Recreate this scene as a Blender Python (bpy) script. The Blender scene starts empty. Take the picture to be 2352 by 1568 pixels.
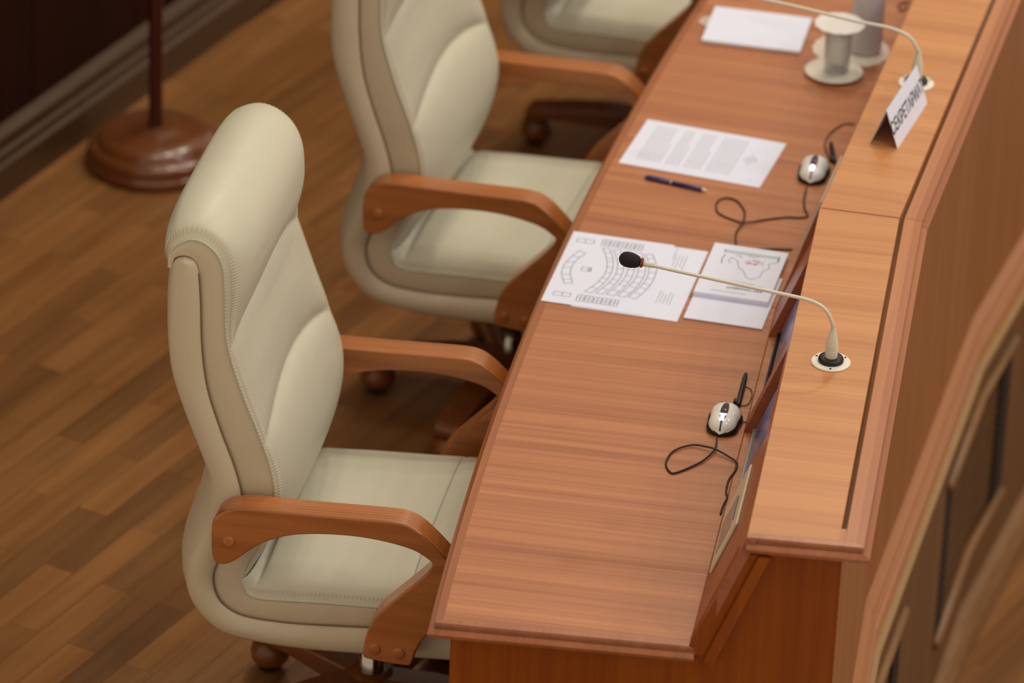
import bpy, bmesh, math, random
from mathutils import Vector, Matrix, noise as mnoise

S = bpy.context.scene
COL = S.collection
random.seed(7)

# ------------------------------------------------------------------ camera
cam_d = bpy.data.cameras.new('camera')
cam = bpy.data.objects.new('camera', cam_d)
COL.objects.link(cam)
CAM_POS = Vector((4.37177, -7.50305, 5.41708))
YAW, PITCH, ROLL = 0.508792, 0.511366, 0.040780
_f = Vector((-math.sin(YAW)*math.cos(PITCH), math.cos(YAW)*math.cos(PITCH), -math.sin(PITCH)))
_r = Vector((math.cos(YAW), math.sin(YAW), 0))
_u = _r.cross(_f)
_r2 = _r*math.cos(ROLL) + _u*math.sin(ROLL)
_u2 = _u*math.cos(ROLL) - _r*math.sin(ROLL)
cam.matrix_world = Matrix(((_r2.x, _u2.x, -_f.x, CAM_POS.x), (_r2.y, _u2.y, -_f.y, CAM_POS.y), (_r2.z, _u2.z, -_f.z, CAM_POS.z), (0, 0, 0, 1)))
cam_d.sensor_width = 36.0
cam_d.lens = 11500/2352*36.0
cam_d.clip_end = 100
cam_d.dof.use_dof = True
cam_d.dof.focus_distance = 9.05
cam_d.dof.aperture_fstop = 2.8
S.camera = cam

# ------------------------------------------------------------------ view, world, lamps of the hall ceiling
S.view_settings.view_transform = 'Standard'
S.view_settings.look = 'None'
S.view_settings.gamma = 1.0
S.view_settings.use_curve_mapping = False
S.view_settings.exposure = 0.02
world = bpy.data.worlds.new('hall_ambience')
S.world = world
world.use_nodes = True
bg = world.node_tree.nodes['Background']
bg.inputs[0].default_value = (1.0, 0.83, 0.62, 1)
bg.inputs[1].default_value = 0.56
def ceiling_lamp(x, y, z, power, size, col=(1.0, 0.945, 0.86)):
    l = bpy.data.lights.new('ceiling_lamp', 'AREA')
    l.shape = 'DISK'; l.size = size; l.energy = power; l.color = col
    o = bpy.data.objects.new('ceiling_lamp', l)
    o.location = (x, y, z)
    COL.objects.link(o)
WARM, COOL = (1.0, 0.90, 0.74), (1.0, 0.965, 0.92)
for lx, ly, lp, lc in ((-0.8, 0.5, 22, WARM), (-0.8, 2.6, 54, WARM), (-0.8, 4.6, 58, WARM),
                       (2.4, -0.6, 26, COOL), (2.4, 1.8, 34, COOL), (2.4, 4.2, 34, COOL),
                       (5.6, -1.2, 50, COOL), (5.6, 1.4, 58, COOL), (5.6, 4.0, 46, COOL)):
    ceiling_lamp(lx, ly, 6.2, lp, 0.5, lc)

# ------------------------------------------------------------------ helpers
def lin(r, g, b):
    f = lambda c: (c/255/12.92) if c/255 <= 0.04045 else ((c/255+0.055)/1.055)**2.4
    return (f(r), f(g), f(b), 1.0)

def new_obj(name, me, parent=None, mat=None):
    o = bpy.data.objects.new(name, me)
    COL.objects.link(o)
    if parent is not None:
        o.parent = parent
    if mat is not None and me is not None and not me.materials:
        me.materials.append(mat)
    return o

def mesh(name, verts, faces, mat, parent=None, smooth=False, bevel=0.0, seg=2):
    me = bpy.data.meshes.new(name)
    me.from_pydata([tuple(v) for v in verts], [], faces)
    bm = bmesh.new(); bm.from_mesh(me)
    bmesh.ops.recalc_face_normals(bm, faces=bm.faces)
    bm.to_mesh(me); bm.free()
    if smooth:
        me.polygons.foreach_set('use_smooth', [True]*len(me.polygons))
    me.update()
    o = new_obj(name, me, parent, mat)
    if bevel > 0:
        m = o.modifiers.new('bevel', 'BEVEL'); m.width = bevel; m.segments = seg; m.limit_method = 'ANGLE'; m.angle_limit = math.radians(40)
    return o

def empty(name, loc, rz=0.0):
    o = bpy.data.objects.new(name, None)
    o.empty_display_size = 0.05
    o.location = loc; o.rotation_euler = (0, 0, rz)
    COL.objects.link(o)
    return o

def tag(o, label=None, cat=None, group=None, kind=None):
    if label: o['label'] = label
    if cat: o['category'] = cat
    if group: o['group'] = group
    if kind: o['kind'] = kind
    return o

def children(o):
    return [c for c in bpy.data.objects if c.parent == o]

def copy_tree(o, parent=None):
    c = o.copy(); COL.objects.link(c); c.parent = parent
    for ch in children(o):
        copy_tree(ch, c)
    return c

class MB:
    """collects verts and faces of one part"""
    def __init__(s): s.v = []; s.f = []
    def add(s, vs, fs):
        n = len(s.v); s.v += [tuple(v) for v in vs]; s.f += [tuple(i+n for i in f) for f in fs]; return s
    def box(s, a, b):
        (x0, y0, z0), (x1, y1, z1) = a, b
        return s.add([(x0,y0,z0),(x1,y0,z0),(x1,y1,z0),(x0,y1,z0),(x0,y0,z1),(x1,y0,z1),(x1,y1,z1),(x0,y1,z1)],
                     [(0,3,2,1),(4,5,6,7),(0,1,5,4),(1,2,6,5),(2,3,7,6),(3,0,4,7)])
    def hexa(s, p):
        return s.add(p, [(0,3,2,1),(4,5,6,7),(0,1,5,4),(1,2,6,5),(2,3,7,6),(3,0,4,7)])
    def prism(s, a, b):
        """two equal rings of points"""
        n = len(a)
        return s.add(list(a)+list(b), [tuple(range(n))[::-1], tuple(range(n, 2*n))] + [(i, (i+1) % n, n+(i+1) % n, n+i) for i in range(n)])
    def loft(s, rings, cap=True, close=True):
        n = len(rings[0]); vs = [p for r in rings for p in r]; fs = []
        for k in range(len(rings)-1):
            for i in range(n if close else n-1):
                j = (i+1) % n
                fs.append((k*n+i, k*n+j, (k+1)*n+j, (k+1)*n+i))
        if cap:
            fs.append(tuple(range(n))[::-1]); fs.append(tuple(range((len(rings)-1)*n, len(rings)*n)))
        return s.add(vs, fs)
    def tube(s, pts, rad, n=10, cap=True):
        pts = [Vector(p) for p in pts]; rings = []
        up = Vector((0, 0, 1)); prev = None
        for i, p in enumerate(pts):
            t = (pts[min(i+1, len(pts)-1)] - pts[max(i-1, 0)]).normalized()
            if prev is None:
                a = t.cross(up)
                if a.length < 1e-3: a = t.cross(Vector((1, 0, 0)))
            else:
                a = prev - t*prev.dot(t)
            a.normalize(); prev = a; b = t.cross(a)
            r = rad[i] if isinstance(rad, (list, tuple)) else rad
            rings.append([p + a*(r*math.cos(q*2*math.pi/n)) + b*(r*math.sin(q*2*math.pi/n)) for q in range(n)])
        return s.loft(rings, cap)
    def lathe(s, prof, n=28, center=(0, 0, 0), cap=True):
        cx, cy, cz = center
        return s.loft([[(cx+r*math.cos(q*2*math.pi/n), cy+r*math.sin(q*2*math.pi/n), cz+z) for q in range(n)] for r, z in prof], cap)
    def build(s, name, mat, parent=None, smooth=False, bevel=0.0, seg=2):
        return mesh(name, s.v, s.f, mat, parent, smooth, bevel, seg)

def spline(pts, sub=6):
    """Catmull-Rom through points of any dimension"""
    P = [tuple(p) for p in pts]; out = []
    for i in range(len(P)-1):
        p0 = P[max(i-1, 0)]; p1 = P[i]; p2 = P[i+1]; p3 = P[min(i+2, len(P)-1)]
        for k in range(sub):
            t = k/sub
            out.append(tuple(0.5*((2*b)+(-a+c)*t+(2*a-5*b+4*c-d)*t*t+(-a+3*b-3*c+d)*t**3) for a, b, c, d in zip(p0, p1, p2, p3)))
    out.append(P[-1])
    return out

def smooth_by_angle(o, ang=35):
    me = o.data
    me.polygons.foreach_set('use_smooth', [True]*len(me.polygons))
    bm = bmesh.new(); bm.from_mesh(me)
    lim = math.radians(ang)
    for e in bm.edges:
        e.smooth = not (len(e.link_faces) == 2 and e.calc_face_angle(0) > lim)
    bm.to_mesh(me); bm.free()
    return o

# ------------------------------------------------------------------ materials
def base_mat(name):
    m = bpy.data.materials.new(name); m.use_nodes = True
    nt = m.node_tree
    return m, nt, nt.nodes['Principled BSDF']

def plain(name, col, rough=0.5, metal=0.0, bump=0.0, bscale=300, coat=0.0, var=0.06, trans=0.0, ior=1.45, emit=None, estr=0.0, spec=0.5):
    m, nt, p = base_mat(name)
    N, Lk = nt.nodes, nt.links
    tc = N.new('ShaderNodeTexCoord')
    nz = N.new('ShaderNodeTexNoise'); nz.inputs['Scale'].default_value = bscale; nz.inputs['Detail'].default_value = 3
    Lk.new(tc.outputs['Object'], nz.inputs['Vector'])
    mr = N.new('ShaderNodeMapRange'); mr.inputs['To Min'].default_value = 1-var; mr.inputs['To Max'].default_value = 1+var
    Lk.new(nz.outputs['Fac'], mr.inputs['Value'])
    hs = N.new('ShaderNodeHueSaturation'); hs.inputs['Color'].default_value = col
    Lk.new(mr.outputs['Result'], hs.inputs['Value'])
    Lk.new(hs.outputs['Color'], p.inputs['Base Color'])
    p.inputs['Roughness'].default_value = rough; p.inputs['Metallic'].default_value = metal
    p.inputs['Coat Weight'].default_value = coat; p.inputs['Transmission Weight'].default_value = trans; p.inputs['IOR'].default_value = ior
    p.inputs['Specular IOR Level'].default_value = spec
    if emit: p.inputs['Emission Color'].default_value = emit; p.inputs['Emission Strength'].default_value = estr
    if bump > 0:
        b = N.new('ShaderNodeBump'); b.inputs['Strength'].default_value = bump; b.inputs['Distance'].default_value = 0.001
        Lk.new(nz.outputs['Fac'], b.inputs['Height']); Lk.new(b.outputs['Normal'], p.inputs['Normal'])
    return m

def wood(name, c1, c2, axis='x', fine=90.0, along=2.2, rough=0.38, coat=0.15, contrast=1.0, rings=0.0, use_obj_col=False, scale3=None, rand=False, spec=0.5):
    """grain runs along the local axis; c1 dark streaks, c2 light ground"""
    m, nt, p = base_mat(name)
    N, Lk = nt.nodes, nt.links
    tc = N.new('ShaderNodeTexCoord'); mp = N.new('ShaderNodeMapping')
    sc = [fine, fine, fine]; sc['xyz'.index(axis)] = along
    if scale3: sc = scale3
    mp.inputs['Scale'].default_value = sc
    if rand:
        oi0 = N.new('ShaderNodeObjectInfo'); vm = N.new('ShaderNodeVectorMath'); vm.operation = 'ADD'
        cmb = N.new('ShaderNodeCombineXYZ'); mul = N.new('ShaderNodeMath'); mul.operation = 'MULTIPLY'; mul.inputs[1].default_value = 37.0
        Lk.new(oi0.outputs['Random'], mul.inputs[0])
        for i in range(3): Lk.new(mul.outputs[0], cmb.inputs[i])
        Lk.new(tc.outputs['Object'], vm.inputs[0]); Lk.new(cmb.outputs[0], vm.inputs[1]); Lk.new(vm.outputs[0], mp.inputs['Vector'])
    else:
        Lk.new(tc.outputs['Object'], mp.inputs['Vector'])
    n1 = N.new('ShaderNodeTexNoise'); n1.inputs['Scale'].default_value = 1.0; n1.inputs['Detail'].default_value = 5; n1.inputs['Roughness'].default_value = 0.6; n1.inputs['Distortion'].default_value = 0.3
    n2 = N.new('ShaderNodeTexNoise'); n2.inputs['Scale'].default_value = 0.22; n2.inputs['Detail'].default_value = 3
    Lk.new(mp.outputs[0], n1.inputs['Vector']); Lk.new(mp.outputs[0], n2.inputs['Vector'])
    mix = N.new('ShaderNodeMath'); mix.operation = 'ADD'
    a1 = N.new('ShaderNodeMath'); a1.operation = 'MULTIPLY'; a1.inputs[1].default_value = 0.55
    a2 = N.new('ShaderNodeMath'); a2.operation = 'MULTIPLY'; a2.inputs[1].default_value = 0.45
    Lk.new(n1.outputs['Fac'], a1.inputs[0]); Lk.new(n2.outputs['Fac'], a2.inputs[0])
    Lk.new(a1.outputs[0], mix.inputs[0]); Lk.new(a2.outputs[0], mix.inputs[1])
    src = mix.outputs[0]
    if rings > 0:
        wv = N.new('ShaderNodeTexWave'); wv.wave_type = 'BANDS'; wv.bands_direction = 'Y' if axis != 'y' else 'X'
        wv.inputs['Scale'].default_value = 0.55; wv.inputs['Distortion'].default_value = 9.0; wv.inputs['Detail'].default_value = 2.5; wv.inputs['Detail Scale'].default_value = 0.35
        Lk.new(mp.outputs[0], wv.inputs['Vector'])
        mm = N.new('ShaderNodeMath'); mm.operation = 'MULTIPLY_ADD'; mm.inputs[1].default_value = rings; Lk.new(wv.outputs['Fac'], mm.inputs[0]); Lk.new(mix.outputs[0], mm.inputs[2])
        src = mm.outputs[0]
    rp = N.new('ShaderNodeValToRGB')
    lo, hi = 0.5-0.22/contrast, 0.5+0.2/contrast
    rp.color_ramp.elements[0].position = lo; rp.color_ramp.elements[0].color = c1
    rp.color_ramp.elements[1].position = hi + rings*0.8; rp.color_ramp.elements[1].color = c2
    Lk.new(src, rp.inputs['Fac'])
    out = rp.outputs['Color']
    if use_obj_col:
        oi = N.new('ShaderNodeObjectInfo'); mx = N.new('ShaderNodeMix'); mx.data_type = 'RGBA'; mx.blend_type = 'MULTIPLY'; mx.inputs['Factor'].default_value = 1.0
        Lk.new(out, mx.inputs[6]); Lk.new(oi.outputs['Color'], mx.inputs[7]); out = mx.outputs[2]
    Lk.new(out, p.inputs['Base Color'])
    p.inputs['Specular IOR Level'].default_value = spec
    p.inputs['Roughness'].default_value = rough; p.inputs['Coat Weight'].default_value = coat; p.inputs['Coat Roughness'].default_value = 0.2
    b = N.new('ShaderNodeBump'); b.inputs['Strength'].default_value = 0.05; b.inputs['Distance'].default_value = 0.0006
    Lk.new(n1.outputs['Fac'], b.inputs['Height']); Lk.new(b.outputs['Normal'], p.inputs['Normal'])
    return m

def leather(name, col, wr=0.25):
    m, nt, p = base_mat(name)
    N, Lk = nt.nodes, nt.links
    tc = N.new('ShaderNodeTexCoord')
    g = N.new('ShaderNodeTexVoronoi'); g.inputs['Scale'].default_value = 420
    w = N.new('ShaderNodeTexNoise'); w.inputs['Scale'].default_value = 9; w.inputs['Detail'].default_value = 4; w.inputs['Distortion'].default_value = 0.8
    Lk.new(tc.outputs['Object'], g.inputs['Vector']); Lk.new(tc.outputs['Object'], w.inputs['Vector'])
    hs = N.new('ShaderNodeHueSaturation'); hs.inputs['Color'].default_value = col
    mr = N.new('ShaderNodeMapRange'); mr.inputs['To Min'].default_value = 0.95; mr.inputs['To Max'].default_value = 1.05
    Lk.new(w.outputs['Fac'], mr.inputs['Value']); Lk.new(mr.outputs['Result'], hs.inputs['Value']); Lk.new(hs.outputs['Color'], p.inputs['Base Color'])
    b1 = N.new('ShaderNodeBump'); b1.inputs['Strength'].default_value = 0.08; b1.inputs['Distance'].default_value = 0.0006
    b2 = N.new('ShaderNodeBump'); b2.inputs['Strength'].default_value = wr; b2.inputs['Distance'].default_value = 0.008
    Lk.new(w.outputs['Fac'], b2.inputs['Height']); Lk.new(g.outputs['Distance'], b1.inputs['Height']); Lk.new(b2.outputs['Normal'], b1.inputs['Normal'])
    Lk.new(b1.outputs['Normal'], p.inputs['Normal'])
    p.inputs['Roughness'].default_value = 0.42; p.inputs['Specular IOR Level'].default_value = 0.4
    return m

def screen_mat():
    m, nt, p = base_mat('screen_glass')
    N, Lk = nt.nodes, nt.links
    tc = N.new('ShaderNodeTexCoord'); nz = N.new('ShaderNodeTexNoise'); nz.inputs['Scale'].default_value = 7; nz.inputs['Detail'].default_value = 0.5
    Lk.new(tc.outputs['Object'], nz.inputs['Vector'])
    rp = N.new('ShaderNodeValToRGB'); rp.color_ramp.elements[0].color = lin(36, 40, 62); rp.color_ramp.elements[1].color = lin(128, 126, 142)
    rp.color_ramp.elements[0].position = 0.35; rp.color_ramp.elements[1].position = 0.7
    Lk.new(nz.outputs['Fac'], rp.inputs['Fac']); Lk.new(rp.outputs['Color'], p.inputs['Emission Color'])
    p.inputs['Emission Strength'].default_value = 0.45  # mottled bluish glow stands in for the room reflected in the glass
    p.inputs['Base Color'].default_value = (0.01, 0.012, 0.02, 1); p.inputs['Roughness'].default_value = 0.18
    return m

M = {}
M['top'] = wood('desk_veneer_top', lin(150, 86, 52), lin(196, 128, 84), 'x', 105, 1.2, 0.36, 0.2, contrast=1.15)
M['ledge'] = wood('desk_veneer_ledge', lin(172, 106, 58), lin(208, 146, 92), 'x', 90, 1.2, 0.36, 0.2)
M['strip'] = wood('desk_solid_strip', lin(160, 95, 58), lin(190, 126, 82), 'y', 80, 1.5, 0.34, 0.25)
M['trim'] = wood('desk_edge_trim', lin(140, 78, 44), lin(176, 108, 66), 'y', 80, 1.5, 0.34, 0.25)
M['riser'] = wood('desk_riser_veneer', lin(140, 72, 44), lin(170, 98, 64), 'y', 70, 1.6, 0.4, 0.1)
M['endp'] = wood('desk_end_veneer', lin(120, 52, 4), lin(156, 79, 10), 'z', 60, 1.3, 0.5, 0.0, spec=0.2)
M['front'] = wood('desk_front_veneer', lin(128, 74, 30), lin(158, 98, 50), 'z', 55, 1.2, 0.45, 0.08)
M['podium'] = wood('podium_wood', lin(84, 52, 20), lin(112, 74, 36), 'z', 50, 1.2, 0.5, 0.05)
M['podium_rail'] = wood('podium_rail_wood', lin(112, 74, 36), lin(150, 106, 62), 'y', 60, 1.2, 0.4, 0.15)
M['plank'] = wood('parquet_strip', lin(120, 77, 37), lin(160, 111, 63), 'y', 1, 1, 0.34, 0.2, use_obj_col=True, scale3=[3.2, 0.9, 1.0], rand=True)
M['sub'] = plain('floor_joint', lin(60, 36, 16), 0.8)
M['arm'] = wood('oak_arm', lin(140, 74, 28), lin(190, 118, 62), 'x', 75, 5.0, 0.3, 0.35, rings=0.25)
M['leg'] = wood('oak_base', lin(104, 56, 22), lin(146, 84, 40), 'x', 70, 5.0, 0.35, 0.25)
M['wallwood'] = wood('dark_wall_veneer', lin(30, 8, 2), lin(50, 16, 4), 'z', 30, 1.0, 0.6, 0.0, spec=0.12)
M['base'] = wood('baseboard_wood', lin(58, 36, 16), lin(88, 60, 34), 'y', 40, 1.0, 0.4, 0.15)
M['flag'] = wood('flag_stand_wood', lin(96, 50, 20), lin(132, 76, 38), 'x', 30, 4.0, 0.22, 0.5)
M['pole'] = wood('flag_pole_wood', lin(52, 10, 4), lin(76, 22, 8), 'z', 60, 2.0, 0.3, 0.3)
M['leather'] = leather('cream_leather', lin(204, 200, 180))
M['leather_side'] = leather('beige_side_leather', lin(210, 196, 172), 0.12)
M['groove_shade'] = plain('brown_groove_shade', lin(128, 106, 82), 0.6)
M['black'] = plain('black_plastic', lin(22, 21, 22), 0.45)
M['chrome'] = plain('steel', lin(190, 186, 178), 0.18, 1.0)
M['white'] = plain('white_plastic', lin(232, 228, 218), 0.35)
M['gloss_white'] = plain('glossy_white_plastic', lin(236, 234, 230), 0.12, coat=0.6)
M['mic'] = plain('warm_white_mic', lin(216, 210, 196), 0.4)
M['foam'] = plain('black_foam', lin(34, 31, 31), 0.95, bump=0.6, bscale=900)
M['redring'] = plain('red_ring', lin(120, 36, 28), 0.3, coat=0.4)
M['paper'] = plain('paper', lin(226, 230, 250), 0.75, var=0.015, bscale=20)
M['paper2'] = plain('paper_block', lin(232, 229, 232), 0.8, var=0.05, bscale=60)
M['ink'] = plain('grey_ink', lin(98, 96, 108), 0.8)
M['ink_light'] = plain('pale_ink', lin(150, 148, 158), 0.8)
M['ink_dark'] = plain('dark_ink', lin(62, 60, 66), 0.8)
M['ink_red'] = plain('red_ink', lin(196, 84, 70), 0.8)
M['ink_green'] = plain('green_ink', lin(64, 120, 104), 0.8)
M['cream_plate'] = plain('cream_plate', lin(206, 194, 170), 0.35)
M['display'] = plain('grey_display', lin(150, 140, 140), 0.2)
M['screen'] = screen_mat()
M['silver'] = plain('silver_bezel', lin(180, 176, 172), 0.3, 0.6)
M['pen'] = plain('blue_pen', lin(32, 38, 112), 0.25, coat=0.5)
M['porcelain'] = plain('porcelain', lin(236, 228, 214), 0.2, coat=0.5)
def thin_glass(name, tint, rim, k):
    m, nt, p = base_mat(name); N, Lk = nt.nodes, nt.links
    p.inputs['Base Color'].default_value = rim; p.inputs['Roughness'].default_value = 0.03
    tr = N.new('ShaderNodeBsdfTransparent'); tr.inputs['Color'].default_value = tint
    lw = N.new('ShaderNodeLayerWeight'); lw.inputs['Blend'].default_value = k
    mr = N.new('ShaderNodeMapRange'); mr.inputs['To Min'].default_value = 0.10; mr.inputs['To Max'].default_value = 0.75
    Lk.new(lw.outputs['Facing'], mr.inputs['Value'])
    mx = N.new('ShaderNodeMixShader'); Lk.new(mr.outputs[0], mx.inputs[0]); Lk.new(tr.outputs[0], mx.inputs[1]); Lk.new(p.outputs[0], mx.inputs[2])
    Lk.new(mx.outputs[0], N['Material Output'].inputs['Surface'])
    return m
M['glass'] = thin_glass('clear_glass', (0.97, 0.98, 0.98, 1), (0.78, 0.80, 0.80, 1), 0.32)
M['water'] = thin_glass('water', (0.93, 0.94, 0.95, 1), (0.55, 0.55, 0.56, 1), 0.2)
M['carafe'] = plain('frosted_grey', lin(206, 201, 204), 0.32)
def thin_paper():
    m, nt, p = base_mat('thin_paper'); N, Lk = nt.nodes, nt.links
    p.inputs['Base Color'].default_value = lin(240, 238, 236); p.inputs['Roughness'].default_value = 0.8
    t = N.new('ShaderNodeBsdfTranslucent'); t.inputs['Color'].default_value = lin(250, 246, 240)
    mx = N.new('ShaderNodeMixShader'); mx.inputs[0].default_value = 0.30
    Lk.new(p.outputs[0], mx.inputs[1]); Lk.new(t.outputs[0], mx.inputs[2]); Lk.new(mx.outputs[0], N['Material Output'].inputs['Surface'])
    return m
M['thin_paper'] = thin_paper()
M['lace'] = plain('white_lace', lin(226, 214, 204), 0.85, bump=0.8, bscale=260, var=0.1)
M['cable'] = plain('dark_cable', lin(44, 36, 30), 0.5)
M['cable_brown'] = plain('brown_cable', lin(74, 52, 34), 0.5)
M['led'] = plain('white_led', lin(235, 240, 255), 0.3, emit=(0.85, 0.92, 1, 1), estr=2.2)
M['led_red'] = plain('red_led', lin(180, 40, 70), 0.3, emit=(1, 0.1, 0.25, 1), estr=0.6)
M['strip_dark'] = plain('dark_wheel_strip', lin(20, 22, 34), 0.12, coat=0.6)
M['cream_stone'] = plain('cream_edge', lin(176, 146, 104), 0.5, bscale=40, var=0.08)
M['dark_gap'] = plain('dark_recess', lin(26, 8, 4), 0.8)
M['grille'] = wood('grille_wood', lin(70, 44, 18), lin(98, 64, 30), 'y', 60, 1.5, 0.5, 0.05)

# ------------------------------------------------------------------ polar layout of the curved desk
CX, CY, R0 = 13.487, 4.394, 13.937
TH = [23.53, 18.29, 13.05, 7.81]
def pol(th, dep, z=0.0):
    t = math.radians(th); r = R0-dep
    return Vector((CX-r*math.cos(t), CY-r*math.sin(t), z))
def radial(th):
    t = math.radians(th); return Vector((math.cos(t), math.sin(t), 0))
def tang(th):
    t = math.radians(th); return Vector((-math.sin(t), math.cos(t), 0))      # pointing away from the camera

# ================================================================== SETTING
# ---- platform floor: parquet strips, 0.44 m long in running bond
slab = mesh('floor', *(lambda ring: (ring + [Vector((p[0], p[1], -0.12)) for p in ring], [tuple(range(len(ring)))] + [tuple(range(len(ring), 2*len(ring)))[::-1]] + [(i, (i+1) % len(ring), len(ring)+(i+1) % len(ring), len(ring)+i) for i in range(len(ring))]))(
    [Vector((-1.80, -2.6, -0.006)), Vector((-1.80, 5.0, -0.006))] + [pol(t, 0.66, -0.006) for t in (-2.0, 3.0, 7.81, 13.05, 18.29, 23.53, 28.0)] + [Vector((1.4, -2.6, -0.006))]), M['sub'])
tag(slab, 'warm brown parquet floor of the platform under the cream chairs', kind='structure')

plank_me = bpy.data.meshes.new('parquet_strip')
bm = bmesh.new(); bmesh.ops.create_cube(bm, size=1.0); bm.to_mesh(plank_me); bm.free()
plank_me.materials.append(M['plank'])
def to_px(p):
    d = Vector(p)-CAM_POS
    z = d.dot(_f)
    return (1176+11500*d.dot(_r2)/z, 784-11500*d.dot(_u2)/z)
PW, PL = 0.069, 0.44
tones = {}
rng = random.Random(21)
def tone():
    t = rng.gauss(0.95, 0.10); t = max(0.62, min(1.22, t)); w = rng.uniform(-0.05, 0.05)
    return (t, t*(0.985-w*0.4), t*(0.96-w), 1)
# strips the photograph shows clearly lighter or darker: (row edge x, near end y) -> tone
KNOWN = [(-0.587, -0.62, 1.16), (-0.725, -0.62, 0.72), (-0.656, -0.40, 0.70), (-0.383, -0.83, 0.62), (-0.725, -0.18, 1.06), (-1.415, 0.86, 1.15), (-0.518, -0.40, 0.78), (-0.311, -0.62, 1.12), (-0.449, -0.62, 0.84), (-0.794, -0.40, 0.95), (-1.07, -0.18, 0.66), (-1.001, 0.04, 0.74)]
far_planks = MB()
row0 = -0.587
k0 = int((-1.66-row0)/PW)-1
for k in range(k0, 22):
    x0 = row0+k*PW
    if x0 > 0.92: break
    off = -0.62 if k % 2 == 0 else -0.40
    for j in range(-5, 13):
        y0 = off+j*PL
        if x0 < -1.75: continue
        px = [to_px((x, y, 0)) for x in (x0, x0+PW) for y in (y0, y0+PL)]
        vis = any(-25 < a < 1500 and -25 < b < 1595 for a, b in px) and x0 < 0.35
        if vis:
            o = bpy.data.objects.new('parquet_strip', plank_me)
            COL.objects.link(o); o.parent = slab
            o.location = (x0+PW/2, y0+PL/2, -0.0035); o.scale = (PW-0.0009, PL-0.0009, 0.007)
            c = tone()
            for kx, ky, t in KNOWN:
                if abs(kx-x0) < 0.02 and abs(ky-y0) < 0.03: c = (t, t*0.985, t*0.96, 1)
            o.color = c
        else:
            if (Vector((x0, y0+0.2, 0))-Vector((CX, CY, 0))).length > R0-0.6:
                far_planks.box((x0+0.0004, y0+0.0004, -0.007), (x0+PW-0.0004, y0+PL-0.0004, 0))
fp = far_planks.build('parquet_field', M['plank'], slab); fp['kind'] = 'stuff'; fp.color = (0.9, 0.89, 0.87, 1)

# ---- dark wall with moulded baseboard
W0, W1 = Vector((-1.644, 0.832, 0)), Vector((-1.699, 2.109, 0))
wd = (W1-W0).normalized(); wn = Vector((wd.y, -wd.x, 0))
wrot = math.atan2(wd.y, wd.x)-math.pi/2
wr = empty('wall_left', W0, wrot); tag(wr, 'very dark mahogany panelled wall behind the flag stand', kind='structure')
WB = -0.034          # wall face behind the baseboard face
for i in range(5):   # veneer panels of the wall
    y0 = -2.4+i*1.3
    MB().box((WB-0.03, y0+0.002, 0.16), (WB, y0+1.298, 2.6)).build('panel', M['wallwood'], wr, bevel=0.002)
bb = empty('baseboard_left', W0, wrot); tag(bb, 'dark brown stepped baseboard along the mahogany wall', kind='structure')
prof = [(WB-0.03, 0.0), (0, 0.0), (0, 0.082), (-0.006, 0.088), (-0.010, 0.096), (-0.006, 0.104), (-0.006, 0.112), (-0.014, 0.118), (-0.014, 0.126), (-0.010, 0.130), (-0.010, 0.150), (-0.022, 0.160), (-0.030, 0.168), (WB-0.03, 0.168)]
MB().prism([(x, -2.4, z) for x, z in prof], [(x, 4.1, z) for x, z in prof]).build('moulding', M['base'], bb)

# ---- hall floor below the platform
hz = -0.76
hf = MB().box((-0.2, -0.6, hz-0.05), (3.2, 4.5, hz-0.005)).build('floor_hall', M['sub'])
tag(hf, 'light parquet floor of the hall below the podium at lower right', kind='structure')
hp = MB()
for i in range(-2, 20):
    for j in range(-2, 14):
        x0, y0 = 0.541+i*0.069, 1.60-0.22*(i % 2)+j*0.44-0.85
        if x0 < 0 or x0 > 3: continue
        px = to_px((x0+0.035, y0+0.2, hz))
        if 2100 < px[0] < 2440 and 1050 < px[1] < 1680:
            o = bpy.data.objects.new('parquet_strip', plank_me); COL.objects.link(o); o.parent = hf
            o.location = (x0+PW/2, y0+PL/2, hz-0.0035); o.scale = (PW-0.0009, PL-0.0009, 0.007); t = tone(); o.color = (t[0]*1.05, t[1]*1.06, t[2]*1.08, 1)
        else:
            hp.box((x0, y0, hz-0.007), (x0+PW-0.001, y0+PL-0.001, hz))
hpo = hp.build('parquet_field', M['plank'], hf); hpo['kind'] = 'stuff'; hpo.color = (1, 1, 1, 1)

# ---- podium front
PD = 0.702
pod = empty('wall_podium', pol(13.05, PD, hz)); tag(pod, 'dark brown podium front with recessed grille panels below the desk', kind='structure')
inv = Matrix.Translation(-pol(13.05, PD, hz))
def pface(th, dep, z):           # chord-like face (bends at the desk joints)
    for a, b in zip([28.77]+TH, TH+[2.57]):
        if a >= th >= b:
            p, q = pol(a, dep, z), pol(b, dep, z); t = (a-th)/(a-b); return inv @ p.lerp(q, t)
    return inv @ pol(th, dep, z)
def ribbon(ths, d0, d1, z0, z1):
    m = MB()
    m.loft([[pface(t, d0, z0), pface(t, d1, z0), pface(t, d1, z1), pface(t, d0, z1)] for t in ths])
    return m
full = [25, 23.53, 21, 18.29, 15.5, 13.05, 10.5, 7.81, 5.0, 3.0]
ribbon(full, PD-0.03, PD, -0.055, -0.004).build('top_rail', M['podium'], pod)
ribbon(full, PD-0.06, PD-0.03, hz, -0.004).build('backing', M['podium'], pod)
ribbon(full, PD-0.03, PD, -0.62, -0.50).build('bottom_rail', M['podium'], pod)
panels = [(20.04, 17.04), (14.80, 11.80), (9.56, 6.56)]
st = [(25, 20.04), (17.04, 14.80), (11.80, 9.56), (6.56, 3.0)]
for a, b in st:
    ths = [a]+[t for t in TH if a > t > b]+[b]
    ribbon(ths, PD-0.03, PD, -0.50, -0.055).build('stile', M['podium'], pod)
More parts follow.
